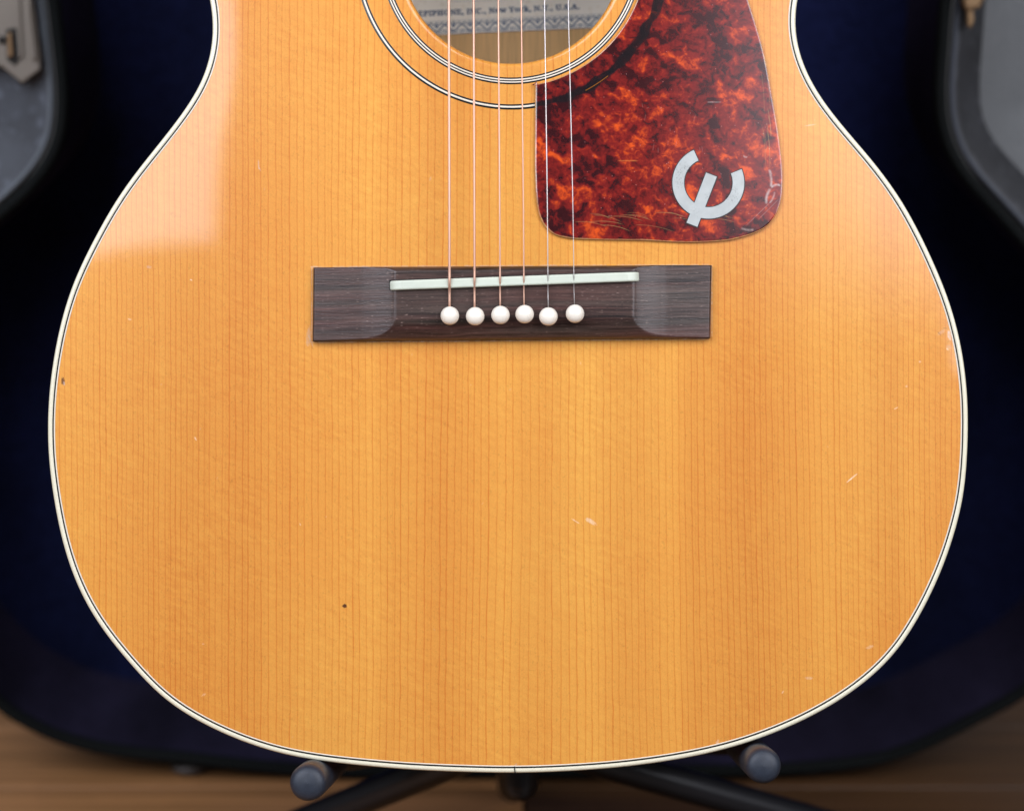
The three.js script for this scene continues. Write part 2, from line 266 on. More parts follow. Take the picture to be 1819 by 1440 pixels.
// paper label inside, on the back
{
  const K = 3, cw = 540, ch = 330, c = document.createElement('canvas'); c.width = cw * K; c.height = ch * K;
  const x = c.getContext('2d'); x.scale(K, K);
  x.fillStyle = 'rgb(243,234,216)'; x.fillRect(0, 0, cw, ch);
  for (let k = 0; k < 2600; k++) { x.fillStyle = rnd() < 0.5 ? 'rgba(214,196,164,0.22)' : 'rgba(250,242,228,0.25)'; const r = 1 + 5 * rnd(); x.fillRect(cw * rnd(), ch * rnd(), r, r * (0.5 + rnd())); }
  const ink = 'rgb(62,84,112)'; x.fillStyle = ink; x.strokeStyle = ink;
  const BL = ch - 34;                                                       // base line of the bold line
  x.font = 'bold 14.2px serif'; x.textBaseline = 'alphabetic';
  let cx0 = 96; for (const ch1 of 'EPIPHONE, INC., New York, N.Y., U.S.A.') { x.save(); x.translate(cx0, BL); x.scale(1.0, 0.9); x.fillText(ch1, 0, 0); x.lineWidth = 0.7; x.strokeText(ch1, 0, 0); x.restore(); cx0 += x.measureText(ch1).width * 1.0 + 0.2; }
  x.font = '8px serif'; x.globalAlpha = 0.75; x.fillText('Model', 204, BL - 27); x.fillText('Number', 240, BL - 27);
  x.globalAlpha = 0.4; x.fillRect(160, BL - 24, 250, 0.7); x.globalAlpha = 1;
  for (let m = 8; m < cw - 8; m += 30) {                                    // lace border
    x.globalAlpha = 0.8; x.lineWidth = 2.6; x.beginPath();
    for (let q = 0; q <= 30; q += 1.5) { const yy = ch - 11 + 5.6 * Math.cos((q / 30) * 2 * Math.PI); q ? x.lineTo(m + q, yy) : x.moveTo(m + q, yy); } x.stroke();
    x.lineWidth = 1; x.beginPath(); for (let q = 0; q <= 30; q += 1.5) { const yy = ch - 5 + 2.6 * Math.cos((q / 30) * 2 * Math.PI); q ? x.lineTo(m + q, yy) : x.moveTo(m + q, yy); } x.stroke();
    x.beginPath(); x.arc(m + 15, ch - 5.5, 2.4, 0, 7); x.stroke(); x.beginPath(); x.arc(m, ch - 15, 3, 0, 7); x.fill();
    for (let q = 0; q < 30; q += 5) { x.beginPath(); x.arc(m + q, ch - 20 + 1.6 * (q % 2), 1.9, 0, 7); x.fill(); x.beginPath(); x.arc(m + q + 2.5, ch - 23.4, 1.1, 0, 7); x.fill(); x.beginPath(); x.arc(m + q + 1, ch - 2, 1.2, 0, 7); x.fill(); }
    x.globalAlpha = 0.55; for (let q = 0; q < 26; q++) x.fillRect(m + 30 * rnd(), ch - 22 + 20 * rnd(), 1.2 + 1.6 * rnd(), 0.9);
    x.globalAlpha = 1;
  }
  const t = new THREE.CanvasTexture(c); t.colorSpace = THREE.SRGBColorSpace;
  const z = -0.0999, k = S * (D - z) / D, g = new THREE.BoxGeometry(cw * k, ch * k, 0.0004).translate(0, ch * k / 2, 0).rotateZ(0.045).translate(GX(918, z), GY(55.5, z), z);
  put('paper_label', g, std({ map: t, roughness: 0.9 }), guitar, 'cream paper label with blue print seen through the soundhole');
}
// rosette: two rings of black and white lines
function ringGeo(r0, r1, z0, z1) {
  return grid(256, 3, (i, j) => { const a = (i / 256) * 2 * Math.PI, r = (j < 2 ? r0 : r1) * S; return [HX + r * Math.cos(a), HY + r * Math.sin(a), j === 0 || j === 3 ? z0 : z1, 0, 0]; }, true);
}
{
  const a = put('rosette_ring', ringGeo(222.6, 234.6, -0.0004, 0.00010), blackLine);
  sub('white_line', ringGeo(225.3, 227.7, -0.0004, 0.00014), cream, a); sub('white_line', ringGeo(229.8, 232.0, -0.0004, 0.00014), cream, a);
  const b = put('rosette_ring', ringGeo(270.2, 279.6, -0.0004, 0.00010), blackLine);
  sub('white_line', ringGeo(273.3, 276.4, -0.0004, 0.00014), cream, b);
}
// pickguard: celluloid tortoiseshell
{
  const edge = [[950.5, 150], [950, 219], [950, 312], [954, 366], [964, 397], [982, 415], [1007, 423], [1076, 426.5], [1139, 427.5], [1217, 431], [1262, 430], [1295, 427], [1326, 419.5], [1357, 406], [1377, 385], [1388, 356], [1390.5, 325], [1390, 300], [1383, 237], [1370, 162], [1357, 94], [1342, 41], [1329, 0], [1300, -90], [1270, -150], [1200, -170], [1150, -150]];
  const pts = new THREE.CatmullRomCurve3(edge.map((p) => new THREE.Vector3(GX(p[0]), GY(p[1]), 0)), false, 'centripetal').getSpacedPoints(300).map((v) => new THREE.Vector2(v.x, v.y));
  for (let k = 0; k <= 60; k++) { const a = mix(0.12, -1.396, k / 60); pts.push(new THREE.Vector2(HX + 239 * S * Math.cos(a), HY + 239 * S * Math.sin(a))); }
  const g = new THREE.ExtrudeGeometry(new THREE.Shape(pts), { depth: 0.0004, bevelEnabled: true, bevelSize: 0.0009, bevelThickness: 0.0008, bevelOffset: -0.0009, bevelSegments: 5, curveSegments: 4 }).translate(0, 0, 0.00045);
  const X0 = 935, X1 = 1405, Y0 = -20, Y1 = 445, N = 1280, p = g.attributes.position, uv = g.attributes.uv;
  for (let k = 0; k < p.count; k++) uv.setXY(k, (PXX(p.getX(k)) - X0) / (X1 - X0), (Y1 - PYY(p.getY(k))) / (Y1 - Y0));
  const poly = pts.map((q) => [PXX(q.x), PYY(q.y)]);
  const segs = []; for (let k = 0; k < poly.length; k++) segs.push([poly[k], poly[(k + 1) % poly.length]]);
  const strokes = [];                                                       // scratches and the cracked corner
  const line = (x0, y0, x1, y1, w, c, a, bow = 0) => strokes.push([x0, y0, x1, y1, w, c, a, bow]);
  const sc = [0.42, 0.26, 0.10], wh = [0.55, 0.42, 0.38];
  for (let k = 0; k < 16; k++) { const x = 1010 + 260 * rnd(), y = 377 + 24 * rnd(); line(x, y, x + 30 + 50 * rnd(), y + 4 + 10 * rnd(), 0.6, sc, 0.25 + 0.3 * rnd(), 4); }
  for (let k = 0; k < 8; k++) { const x = 1350 + 14 * rnd(), y = 120 + 120 * rnd(); line(x, y, x + 6, y + 40 + 50 * rnd(), 0.5, sc, 0.25 + 0.25 * rnd(), 2); }
  line(1366, 300, 1369, 334, 2.2, wh, 0.7, 2); line(1369, 334, 1387, 330, 2, wh, 0.75, 3); line(1369, 334, 1361, 364, 2.4, wh, 0.7, -3); line(1376, 340, 1366, 362, 1.6, wh, 0.45, 2); line(1322, 404, 1378, 350, 0.6, wh, 0.3, 0); line(1345, 392, 1385, 352, 0.5, wh, 0.3, 0);
  line(1255, 182, 1282, 182, 1.2, wh, 0.35, 0); line(1320, 276, 1328, 279, 1.6, wh, 0.5, -2); line(1095, 286, 1135, 286, 0.9, [0.7, 0.25, 0.06], 0.5, 0); line(1315, 405, 1340, 408, 2, wh, 0.4, -2);
  for (let k = 0; k < 14; k++) { const x = 1130 + 120 * rnd(), y = 180 + 90 * rnd(); line(x, y, x + 10 * (rnd() - 0.5), y + 20 * rnd(), 0.7, wh, 0.12, 0); }
  const dust = []; for (let k = 0; k < 130; k++) dust.push([955 + 430 * rnd(), 10 + 415 * rnd(), 0.5 + 0.6 * rnd()]);
  const shell = colourMap(N, N, (i, j, o) => {
    const x = X0 + (i + 0.5) * (X1 - X0) / N, y = Y1 - (j + 0.5) * (Y1 - Y0) / N;
    const wx = x + 22 * (fbm(x / 50 + 3, y / 50 + 8, 3) - 0.5) + 7 * (noise(x / 9 + 70, y / 9) - 0.5), wy = y + 22 * (fbm(x / 50 + 43, y / 50 + 28, 3) - 0.5) + 7 * (noise(x / 9 + 20, y / 9 + 90) - 0.5);
    const ra = wx * 0.86 + wy * 0.5, rb = wy * 0.86 - wx * 0.5, big = fbm(ra / 74 + 12, rb / 52 + 4, 3), mid = fbm(ra / 24 + 33, rb / 16 + 14, 4), fine = fbm(wx / 8 + 63, wy / 7 + 51, 4);
    let h = 0.36 * big + 0.42 * mid + 0.27 * fine - 0.525 + 0.05 * (noise(x / 2.2, y / 2.2) - 0.5) + 0.04 * (noise(x / 3.6 + 7, y / 3.6) - 0.5);
    h = clamp(0.41 + 2.6 * h);
    // dark maroon -> red -> orange
    const a = sstep(0.0, 0.56, h), b = sstep(0.46, 0.98, h);
    let r = mix(mix(0.034, 0.20, a), 0.66, b), gg = mix(mix(0.004, 0.012, a), 0.080, b), bb = mix(mix(0.006, 0.010, a), 0.011, b);
    const rr = Math.hypot(x - 908, y + 85), lw = 4 + 7 * noise(x / 16, y / 16) * sstep(960, 1060, x), ld = Math.abs(rr - (276 + 4 * (noise(x / 24 + 9, y / 24) - 0.5)));   // the black ring below prints through
    if (rr < 300 && rr > 250) { const q = 0.97 * sstep(lw + 3, lw - 1.5, ld) * (0.85 + 0.2 * noise(x / 4, y / 4)); r = mix(r, 0.008, q); gg = mix(gg, 0.006, q); bb = mix(bb, 0.008, q); if (Math.abs(rr - 279.5) < 0.7 && x > 1040 && x < 1080) { r = mix(r, 0.33, 0.7); gg = mix(gg, 0.11, 0.7); } }
    for (const s of strokes) {
      const dx = s[2] - s[0], dy = s[3] - s[1], L2 = dx * dx + dy * dy, t = ((x - s[0]) * dx + (y - s[1]) * dy) / L2; if (t < 0 || t > 1) continue;
      const off = Math.abs(((x - s[0]) * dy - (y - s[1]) * dx) / Math.sqrt(L2) - s[7] * 4 * t * (1 - t)); if (off > s[4] * 1.5) continue;
      const q = s[6] * (1 - off / (s[4] * 1.5)) * sstep(0, 0.15, t) * sstep(1, 0.85, t) * (0.6 + 0.6 * noise(x / 3, y / 3)); r = mix(r, s[5][0], q); gg = mix(gg, s[5][1], q); bb = mix(bb, s[5][2], q);
    }
    o[0] = r; o[1] = gg; o[2] = bb;
  }, THREE.ClampToEdgeWrapping);
  { // thin worn border and dust, only near the edge pixels
    const d = shell.image.data, put1 = (x, y, c, a) => { const i = Math.round((x - X0) / (X1 - X0) * N), j = Math.round((Y1 - y) / (Y1 - Y0) * N); if (i < 0 || j < 0 || i >= N || j >= N) return; const k = (j * N + i) * 4; for (let q = 0; q < 3; q++) d[k + q] = mix(d[k + q], c[q], a); };
    for (const [a, b] of segs) { const L = Math.hypot(b[0] - a[0], b[1] - a[1]), n = Math.max(2, Math.ceil(L / 0.25)), nx = (b[1] - a[1]) / L, ny = -(b[0] - a[0]) / L;
      for (let k = 0; k < n; k++) { const x = mix(a[0], b[0], k / n), y = mix(a[1], b[1], k / n), wide = 2.2 + 3.2 * fbm(x / 22, y / 22 + 8, 3) * (y > 250 || x > 1340 ? 1 : 0.6); for (let u = -6; u <= 6; u += 0.3) if (Math.abs(u) < wide * 0.6) put1(x + nx * u, y + ny * u, [205, 140 + 30 * noise(x / 5, y / 5), 105], 0.55 + 0.3 * noise(x / 3, y / 3)); } }
    for (const q of dust) for (let u = -1; u <= 1; u += 0.3) for (let w = -1; w <= 1; w += 0.3) if (u * u + w * w < q[2] * q[2]) put1(q[0] + u, q[1] + w, [205, 170, 160], 0.35);
  }
  const pg = put('pickguard', g, phys({ map: shell, roughness: 0.12, clearcoat: 0.6, clearcoatRoughness: 0.05 }), guitar, 'red and black tortoiseshell pickguard with cracked corner');
  // inlaid emblem: an open ring with a slanting stem
  const ex = GX(1258), ey = GY(325.3), deg = Math.PI / 180;
  const arc = (R, r, a0, a1) => { const s = new THREE.Shape(); for (let k = 0; k <= 72; k++) { const a = mix(a0, a1, k / 72); k ? s.lineTo(ex + R * S * Math.cos(a), ey + R * S * Math.sin(a)) : s.moveTo(ex + R * S * Math.cos(a), ey + R * S * Math.sin(a)); } for (let k = 72; k >= 0; k--) { const a = mix(a0, a1, k / 72); s.lineTo(ex + r * S * Math.cos(a), ey + r * S * Math.sin(a)); } return s; };
  const bar = (w, lo, hi) => { const a = 68.7 * deg, c = Math.cos(a), s = Math.sin(a), P = (u, v) => new THREE.Vector2(ex + (c * u + s * v) * S, ey + (s * u - c * v) * S); return new THREE.Shape([P(lo, -w), P(lo, w), P(hi, w), P(hi, -w)]); };
  const ext = (s, z, h, bv) => new THREE.ExtrudeGeometry(s, { depth: h, bevelEnabled: bv > 0, bevelSize: bv, bevelThickness: bv, bevelOffset: -bv, bevelSegments: 2 }).translate(0, 0, z);
  const metal = colourMap(256, 256, (i, j, o) => { const v = 0.92 + 0.22 * (fbm(i / 26, j / 26, 3) - 0.5) - 0.35 * sstep(0.60, 0.78, fbm(i / 2.6 + 40, j / 2.6, 2)) * sstep(0.5, 0.8, noise(i / 42, j / 42)); o[0] = 0.47 * v; o[1] = 0.495 * v; o[2] = 0.475 * v; });
  const silver = phys({ map: metal, roughness: 0.36, metalness: 0.4 });
  const fixUV = (gg) => { const q = gg.attributes.position, u = gg.attributes.uv; for (let k = 0; k < q.count; k++) u.setXY(k, (q.getX(k) - ex) / 0.036 + 0.5, (q.getY(k) - ey) / 0.036 + 0.5); return gg; };
  const em = sub('emblem', fixUV(mergeGeometries([ext(arc(63.7, 43.2, 114 * deg, 382.5 * deg), 0.0018, 0.00025, 0.00006), ext(bar(10.2, -80, 15.5), 0.0018, 0.00028, 0.00006)])), silver, pg, 'silver emblem inlaid at the lower corner of the pickguard');
  sub('emblem_bed', mergeGeometries([ext(arc(65.4, 41.6, 112.5 * deg, 384 * deg), 0.0014, 0.00046, 0), ext(bar(11.8, -81.8, 17.2), 0.0014, 0.00048, 0)]), phys({ color: lin(0.02, 0.012, 0.012), roughness: 0.3 }), pg);
}

// bridge: rosewood block with scooped wings
const BH = 0.0092;
{
  const TL = [557, 475.5], TR = [1264, 471.5], BL = [555.5, 606], BR = [1261.5, 600.5], NX = 280, NY = 72;
  const H = (px, v) => {                                                   // height above the top; v = 0 upper edge, 1 lower edge (photo px from the lower edge = d)
    const wing = (e) => { const t = clamp(e / 62); return mix(BH, 0.0048, Math.pow(Math.sin(t * Math.PI / 2), 0.85)); };   // e: px outward from the crest
    const l = 703 - px, r = px - 1124; let h = BH;
    if (l > 0) h = wing(l) - 0.000019 * Math.max(0, l - 50); if (r > 0) h = wing(r) - 0.000019 * Math.max(0, r - 50);
    const dl = (1 - v) * 129, du = v * 129;
    const low = dl < 46 ? 0.0034 + (BH + 0.0001 - 0.0034) * Math.pow(1 - Math.pow(1 - dl / 46, 2.3), 0.75) : 1, up = du < 9 ? 0.0052 + 0.0042 * Math.sqrt(du / 9) : 1;
    return Math.min(h, low, up);
  };
  const rw = colourMap(1600, 320, (i, j, o) => {
    const x = i * 0.45, y = j * 0.41, yy = y + 7 * Math.sin(x / 260 + 1) + 8 * (noise(x / 200, 2.2) - 0.5) + 3 * (noise(x / 60, y / 40) - 0.5);
    const s = fbm(x / 110 + 8, yy / 2.6, 4), b = fbm(x / 260 + 3, yy / 13 + 9, 3), f = noise(x / 26, yy / 0.9 + 31);
    let v = 0.12 + 1.3 * s + 0.9 * (b - 0.5) + 0.35 * (f - 0.5), red = 0.9 + 0.5 * (noise(x / 220 + 70, yy / 9) - 0.4);
    let r = 0.080 * v * red, g = 0.041 * v, bb = 0.033 * v;
    const pore = noise(x / 9 + 120, yy / 0.75 + 77), pd = noise(x / 120 + 7, yy / 14 + 33);
    if (pore > 0.86) { const q = (pore - 0.86) * 7 * (0.25 + 0.75 * pd); r = mix(r, 0.42, q * 0.7); g = mix(g, 0.30, q * 0.7); bb = mix(bb, 0.25, q * 0.7); }
    else if (pore < 0.10) { r *= 0.5; g *= 0.5; bb *= 0.5; }
    o[0] = r; o[1] = g; o[2] = bb;
  });
  const rwB = greyMap(800, 160, (i, j) => { const x = i * 0.9, y = j * 0.82; return 0.6 * fbm(x / 60, y / 1.6, 3) + (noise(x / 9, y / 0.8) > 0.85 ? -0.3 : 0.1); });
  const rose = phys({ map: rw, bumpMap: rwB, bumpScale: 0.00006, roughness: 0.3, specularIntensity: 0.85 });
  const g = grid(NX + 2, NY + 2, (i, j) => {
    const u = clamp((i - 1) / NX), v = clamp((j - 1) / NY), edge = i === 0 || i === NX + 2 || j === 0 || j === NY + 2;
    const px = mix(mix(TL[0], TR[0], u), mix(BL[0], BR[0], u), v), py = mix(mix(TL[1], TR[1], u), mix(BL[1], BR[1], u), v);
    const ex = clamp(Math.min(px - mix(TL[0], BL[0], v), mix(TR[0], BR[0], v) - px) / 5);
    let h = H(px, v); h = Math.min(h, 0.0022 + 0.0026 * Math.pow(ex, 0.7) + (ex >= 1 ? 1 : 0));
    const z = edge ? -0.0002 : h; return [GX(px, 0), GY(py, 0), z, u, 1 - v];
  });
  const bridge = put('bridge', g, rose, guitar, 'dark rosewood bridge with scooped ends and six white pins');
  // saddle
  const A = [692, 507.5], B = [1132, 491.5], len = Math.hypot(B[0] - A[0], B[1] - A[1]) * S, ang = Math.atan2(A[1] - B[1], B[0] - A[0]);
  const s = new THREE.Shape(); s.moveTo(0, 0); s.lineTo(0, 0.0042); s.quadraticCurveTo(0.0012, 0.0066, 0.0052, 0.0072); s.quadraticCurveTo(len / 2, 0.0084, len - 0.0052, 0.0072); s.quadraticCurveTo(len - 0.0012, 0.0066, len, 0.0042); s.lineTo(len, 0);
  const bone = colourMap(512, 64, (i, j, o) => { const v = 0.97 + 0.1 * (fbm(i / 20, j / 20, 3) - 0.5); o[0] = 0.575 * v; o[1] = 0.62 * v; o[2] = 0.51 * v; });
  const sg = new THREE.ExtrudeGeometry(s, { depth: 0.0042 - 0.0016, bevelEnabled: true, bevelSize: 0.0008, bevelThickness: 0.0008, bevelOffset: -0.0008, bevelSegments: 3, curveSegments: 24 }).translate(0, 0, -0.0013);
  { const q = sg.attributes.position, u = sg.attributes.uv; for (let k = 0; k < q.count; k++) u.setXY(k, q.getX(k) / len, q.getY(k) / 0.01 + q.getZ(k) / 0.01); }
  sg.rotateX(Math.PI / 2).scale(1, 1, 1).rotateZ(ang).translate(GX(A[0], 0.009), GY(A[1], 0.009), 0.0048);
  sub('saddle', sg, phys({ map: bone, roughness: 0.35 }), bridge, 'pale saddle set at a slant in the bridge');
  { const slot = new THREE.BoxGeometry(len - 0.0006, 0.0045, 0.0005).rotateZ(ang).translate(GX((A[0] + B[0]) / 2), GY((A[1] + B[1]) / 2 + 0.4), BH - 0.0001); sub('saddle_slot', slot, std({ color: lin(0.006, 0.005, 0.005), roughness: 0.9 }), bridge); }
  // pins
  const R = 16.3 * S, prof = []; for (let k = 0; k <= 22; k++) { const a = mix(Math.PI / 2, -0.9, k / 22); prof.push(new THREE.Vector2(Math.max(1e-5, R * Math.cos(a)), R * 0.86 * Math.sin(a))); } prof.push(new THREE.Vector2(0.0024, -0.0046), new THREE.Vector2(0.0023, -0.012));
  prof.reverse();
  const pinGeo = new THREE.LatheGeometry(prof, 40).rotateX(Math.PI / 2), pinMat = phys({ color: lin(0.83, 0.765, 0.65), roughness: 0.28 });
  const holeGeo = new THREE.CylinderGeometry(0.0034, 0.0034, 0.0004, 24).rotateX(Math.PI / 2);
  const pins = [[799, 560.5], [844, 561.5], [889, 559.3], [932, 557.8], [974.2, 562], [1021.5, 557]];
  pins.forEach(([px, py], k) => {
    const z = BH + 0.0033, m = sub('bridge_pin', pinGeo.clone().translate(GX(px, z), GY(py, z), z), pinMat, bridge);
    sub('pin_hole', holeGeo.clone().translate(GX(px, BH), GY(py, BH) + 0.001, BH), std({ color: lin(0.004, 0.003, 0.003), roughness: 1 }), bridge);
  });
  // strings: four wound in bronze, two of plain steel
  const tops = [797.3, 841.3, 885.2, 926, 967.3, 1009.4], foot = [798.5, 843, 888.5, 931, 974, 1020.5], dia = [0.00125, 0.00102, 0.00082, 0.00066, 0.00044, 0.00036];
  const bronze = phys({ color: lin(0.70, 0.42, 0.30), metalness: 0.6, roughness: 0.45 }), steel = phys({ color: lin(0.62, 0.59, 0.57), metalness: 0.8, roughness: 0.35 });
  for (let k = 0; k < 6; k++) {
    const zs = BH + 0.0033, sy = mix(A[1], B[1], (foot[k] - A[0]) / (B[0] - A[0])), xs = foot[k] + (tops[k] - foot[k]) * (545 - sy) / 545, xUp = tops[k] + (tops[k] - foot[k]) * (520 / 545);
    const P = [[xUp, -520, 0.0142], [tops[k], 0, 0.0133], [xs + 0.02 * (tops[k] - foot[k]), sy - 22, zs + dia[k] / 2 + 0.0003], [xs, sy, zs + dia[k] / 2 - 0.0001], [xs, sy + 10, zs - 0.0009], [foot[k], pins[k][1] - 13, BH + 0.0004], [foot[k], pins[k][1] - 8, BH - 0.002]].map((p) => new THREE.Vector3(...G(...p)));
    const c = new THREE.CatmullRomCurve3(P, false, 'chordal'), wound = k < 4, L = c.getLength(), n = wound ? Math.round(L / 0.00018) : 120, m = wound ? 8 : 10, r = dia[k] / 2;
    const fr = c.computeFrenetFrames(120), pts = c.getSpacedPoints(n), X = new THREE.Vector3(1, 0, 0);
    const sgeo = grid(m, n, (i, j) => {
      const p = pts[j], a = pts[Math.max(0, j - 1)], b = pts[Math.min(n, j + 1)], T = b.clone().sub(a).normalize(), B2 = new THREE.Vector3().crossVectors(T, X).normalize(), an = (i / m) * 2 * Math.PI;
      const q = wound ? r * (j % 2 ? 1 : 0.86 + 0.02 * k) : r;
      return [p.x + q * Math.cos(an), p.y + B2.y * q * Math.sin(an), p.z + B2.z * q * Math.sin(an), 0, 0];
    }, true);
    put('string', sgeo, wound ? bronze : steel);
  }
}

// ------------------------------------------------------------------ guitar stand
{
  const st = thing('guitar_stand', 'black tubular guitar stand holding the guitar on two rubber-tipped arms', 'guitar stand');
  const foot = onFloor(914, 1500); foot.y = 0; foot.z = -0.1; st.position.copy(foot);
  const loc = (v) => v.clone().sub(foot);
  const black = phys({ color: lin(0.006, 0.006, 0.008), roughness: 0.34, specularIntensity: 0.8 });
  const rubMap = colourMap(256, 256, (i, j, o) => { const s = fbm(i / 7, j / 7, 4), v = 0.8 + 0.5 * (s - 0.5) + (noise(i / 1.5, j / 1.5) > 0.93 ? 0.8 : 0); o[0] = 0.021 * v; o[1] = 0.029 * v; o[2] = 0.045 * v; });
  const rub = phys({ map: rubMap, roughness: 0.5 });
  const scuff = std({ map: colourMap(128, 128, (i, j, o) => { const s = fbm(i / 5, j / 5, 4), q = noise(i / 1.6, j / 1.6) > 0.86 ? 1.5 : 1; o[0] = 0.055 * (0.6 + 0.8 * s) * q; o[1] = 0.043 * (0.6 + 0.8 * s) * q; o[2] = 0.040 * (0.6 + 0.8 * s) * q; }), roughness: 0.85 });
  const zc = -0.135;
  // pole with a rounded collar at its lower end
  const pTop = W(914, 900, zc), pBot = W(921, 1396, zc), dir = pTop.clone().sub(pBot).normalize();
  part('pole', tube([loc(pBot), loc(pTop)], 0.0085, 4, 24), black, st);
  { const pr = [[0.0001, -0.0075], [0.005, -0.0068], [0.0085, -0.004], [0.0098, 0.001], [0.0100, 0.012], [0.0092, 0.0135], [0.0092, 0.016], [0.0102, 0.0175], [0.0102, 0.04], [0.0085, 0.042]].map((p) => new THREE.Vector2(...p));
    const g = new THREE.LatheGeometry(pr, 32); g.applyQuaternion(new THREE.Quaternion().setFromUnitVectors(new THREE.Vector3(0, 1, 0), dir)); const at = loc(pBot); g.translate(at.x, at.y, at.z); part('collar', g, black, st); }
  // arms with rubber sleeves
  const arms = [[[546, 1391], [592, 1349], 33], [[1357, 1360.5], [1316, 1322], 32]];
  for (const [tip, root, r] of arms) {
    const a = W(tip[0], tip[1], 0.028), b = W(root[0], root[1], -0.112), R = r * S * 0.985, len = a.distanceTo(b), dv = a.clone().sub(b).normalize();
    const pr = [[0.0001, len], [R * 0.45, len - 0.0003], [R * 0.75, len - 0.0011], [R * 0.93, len - 0.0026], [R, len - 0.0052], [R, len * 0.5], [R * 0.98, 0.002], [R * 0.8, 0], [0.0001, 0]].map((p) => new THREE.Vector2(...p)).reverse();
    const g = new THREE.LatheGeometry(pr, 48); g.applyQuaternion(new THREE.Quaternion().setFromUnitVectors(new THREE.Vector3(0, 1, 0), dv)); const at = loc(b); g.translate(at.x, at.y, at.z);
    part('rubber_sleeve', g, rub, st);
    const hub = W(914, 1300, zc), el = W(mix(root[0], 914, 0.10), root[1] - 1, -0.132);
    part('arm', tube([loc(b.clone().addScaledVector(dv, 0.02)), loc(b.clone().addScaledVector(dv, -0.006)), loc(el), loc(W(mix(root[0], 914, 0.5), mix(root[1], 1300, 0.5), zc)), loc(hub)], 0.0055, 60, 16), black, st);
  }
  // legs spreading from the pole to the floor, with rubber feet
  const hub = W(914, 1308, zc);
  for (const [ex, ey] of [[400, 1546], [1645, 1545]]) {
    const e = onFloor(ex, ey); e.y = 0.009;
    part('leg', tube([loc(hub), loc(e)], 0.0084, 4, 24), black, st);
    part('foot_cap', new THREE.SphereGeometry(0.0115, 24, 16).translate(...loc(e).add(new THREE.Vector3(0, 0.0025, 0)).toArray()), rub, st);
  }
  const e3 = new THREE.Vector3(0.0, 0.009, -0.30); e3.z = -0.26;
  part('leg', tube([loc(hub), loc(e3)], 0.0084, 4, 24), black, st);
}

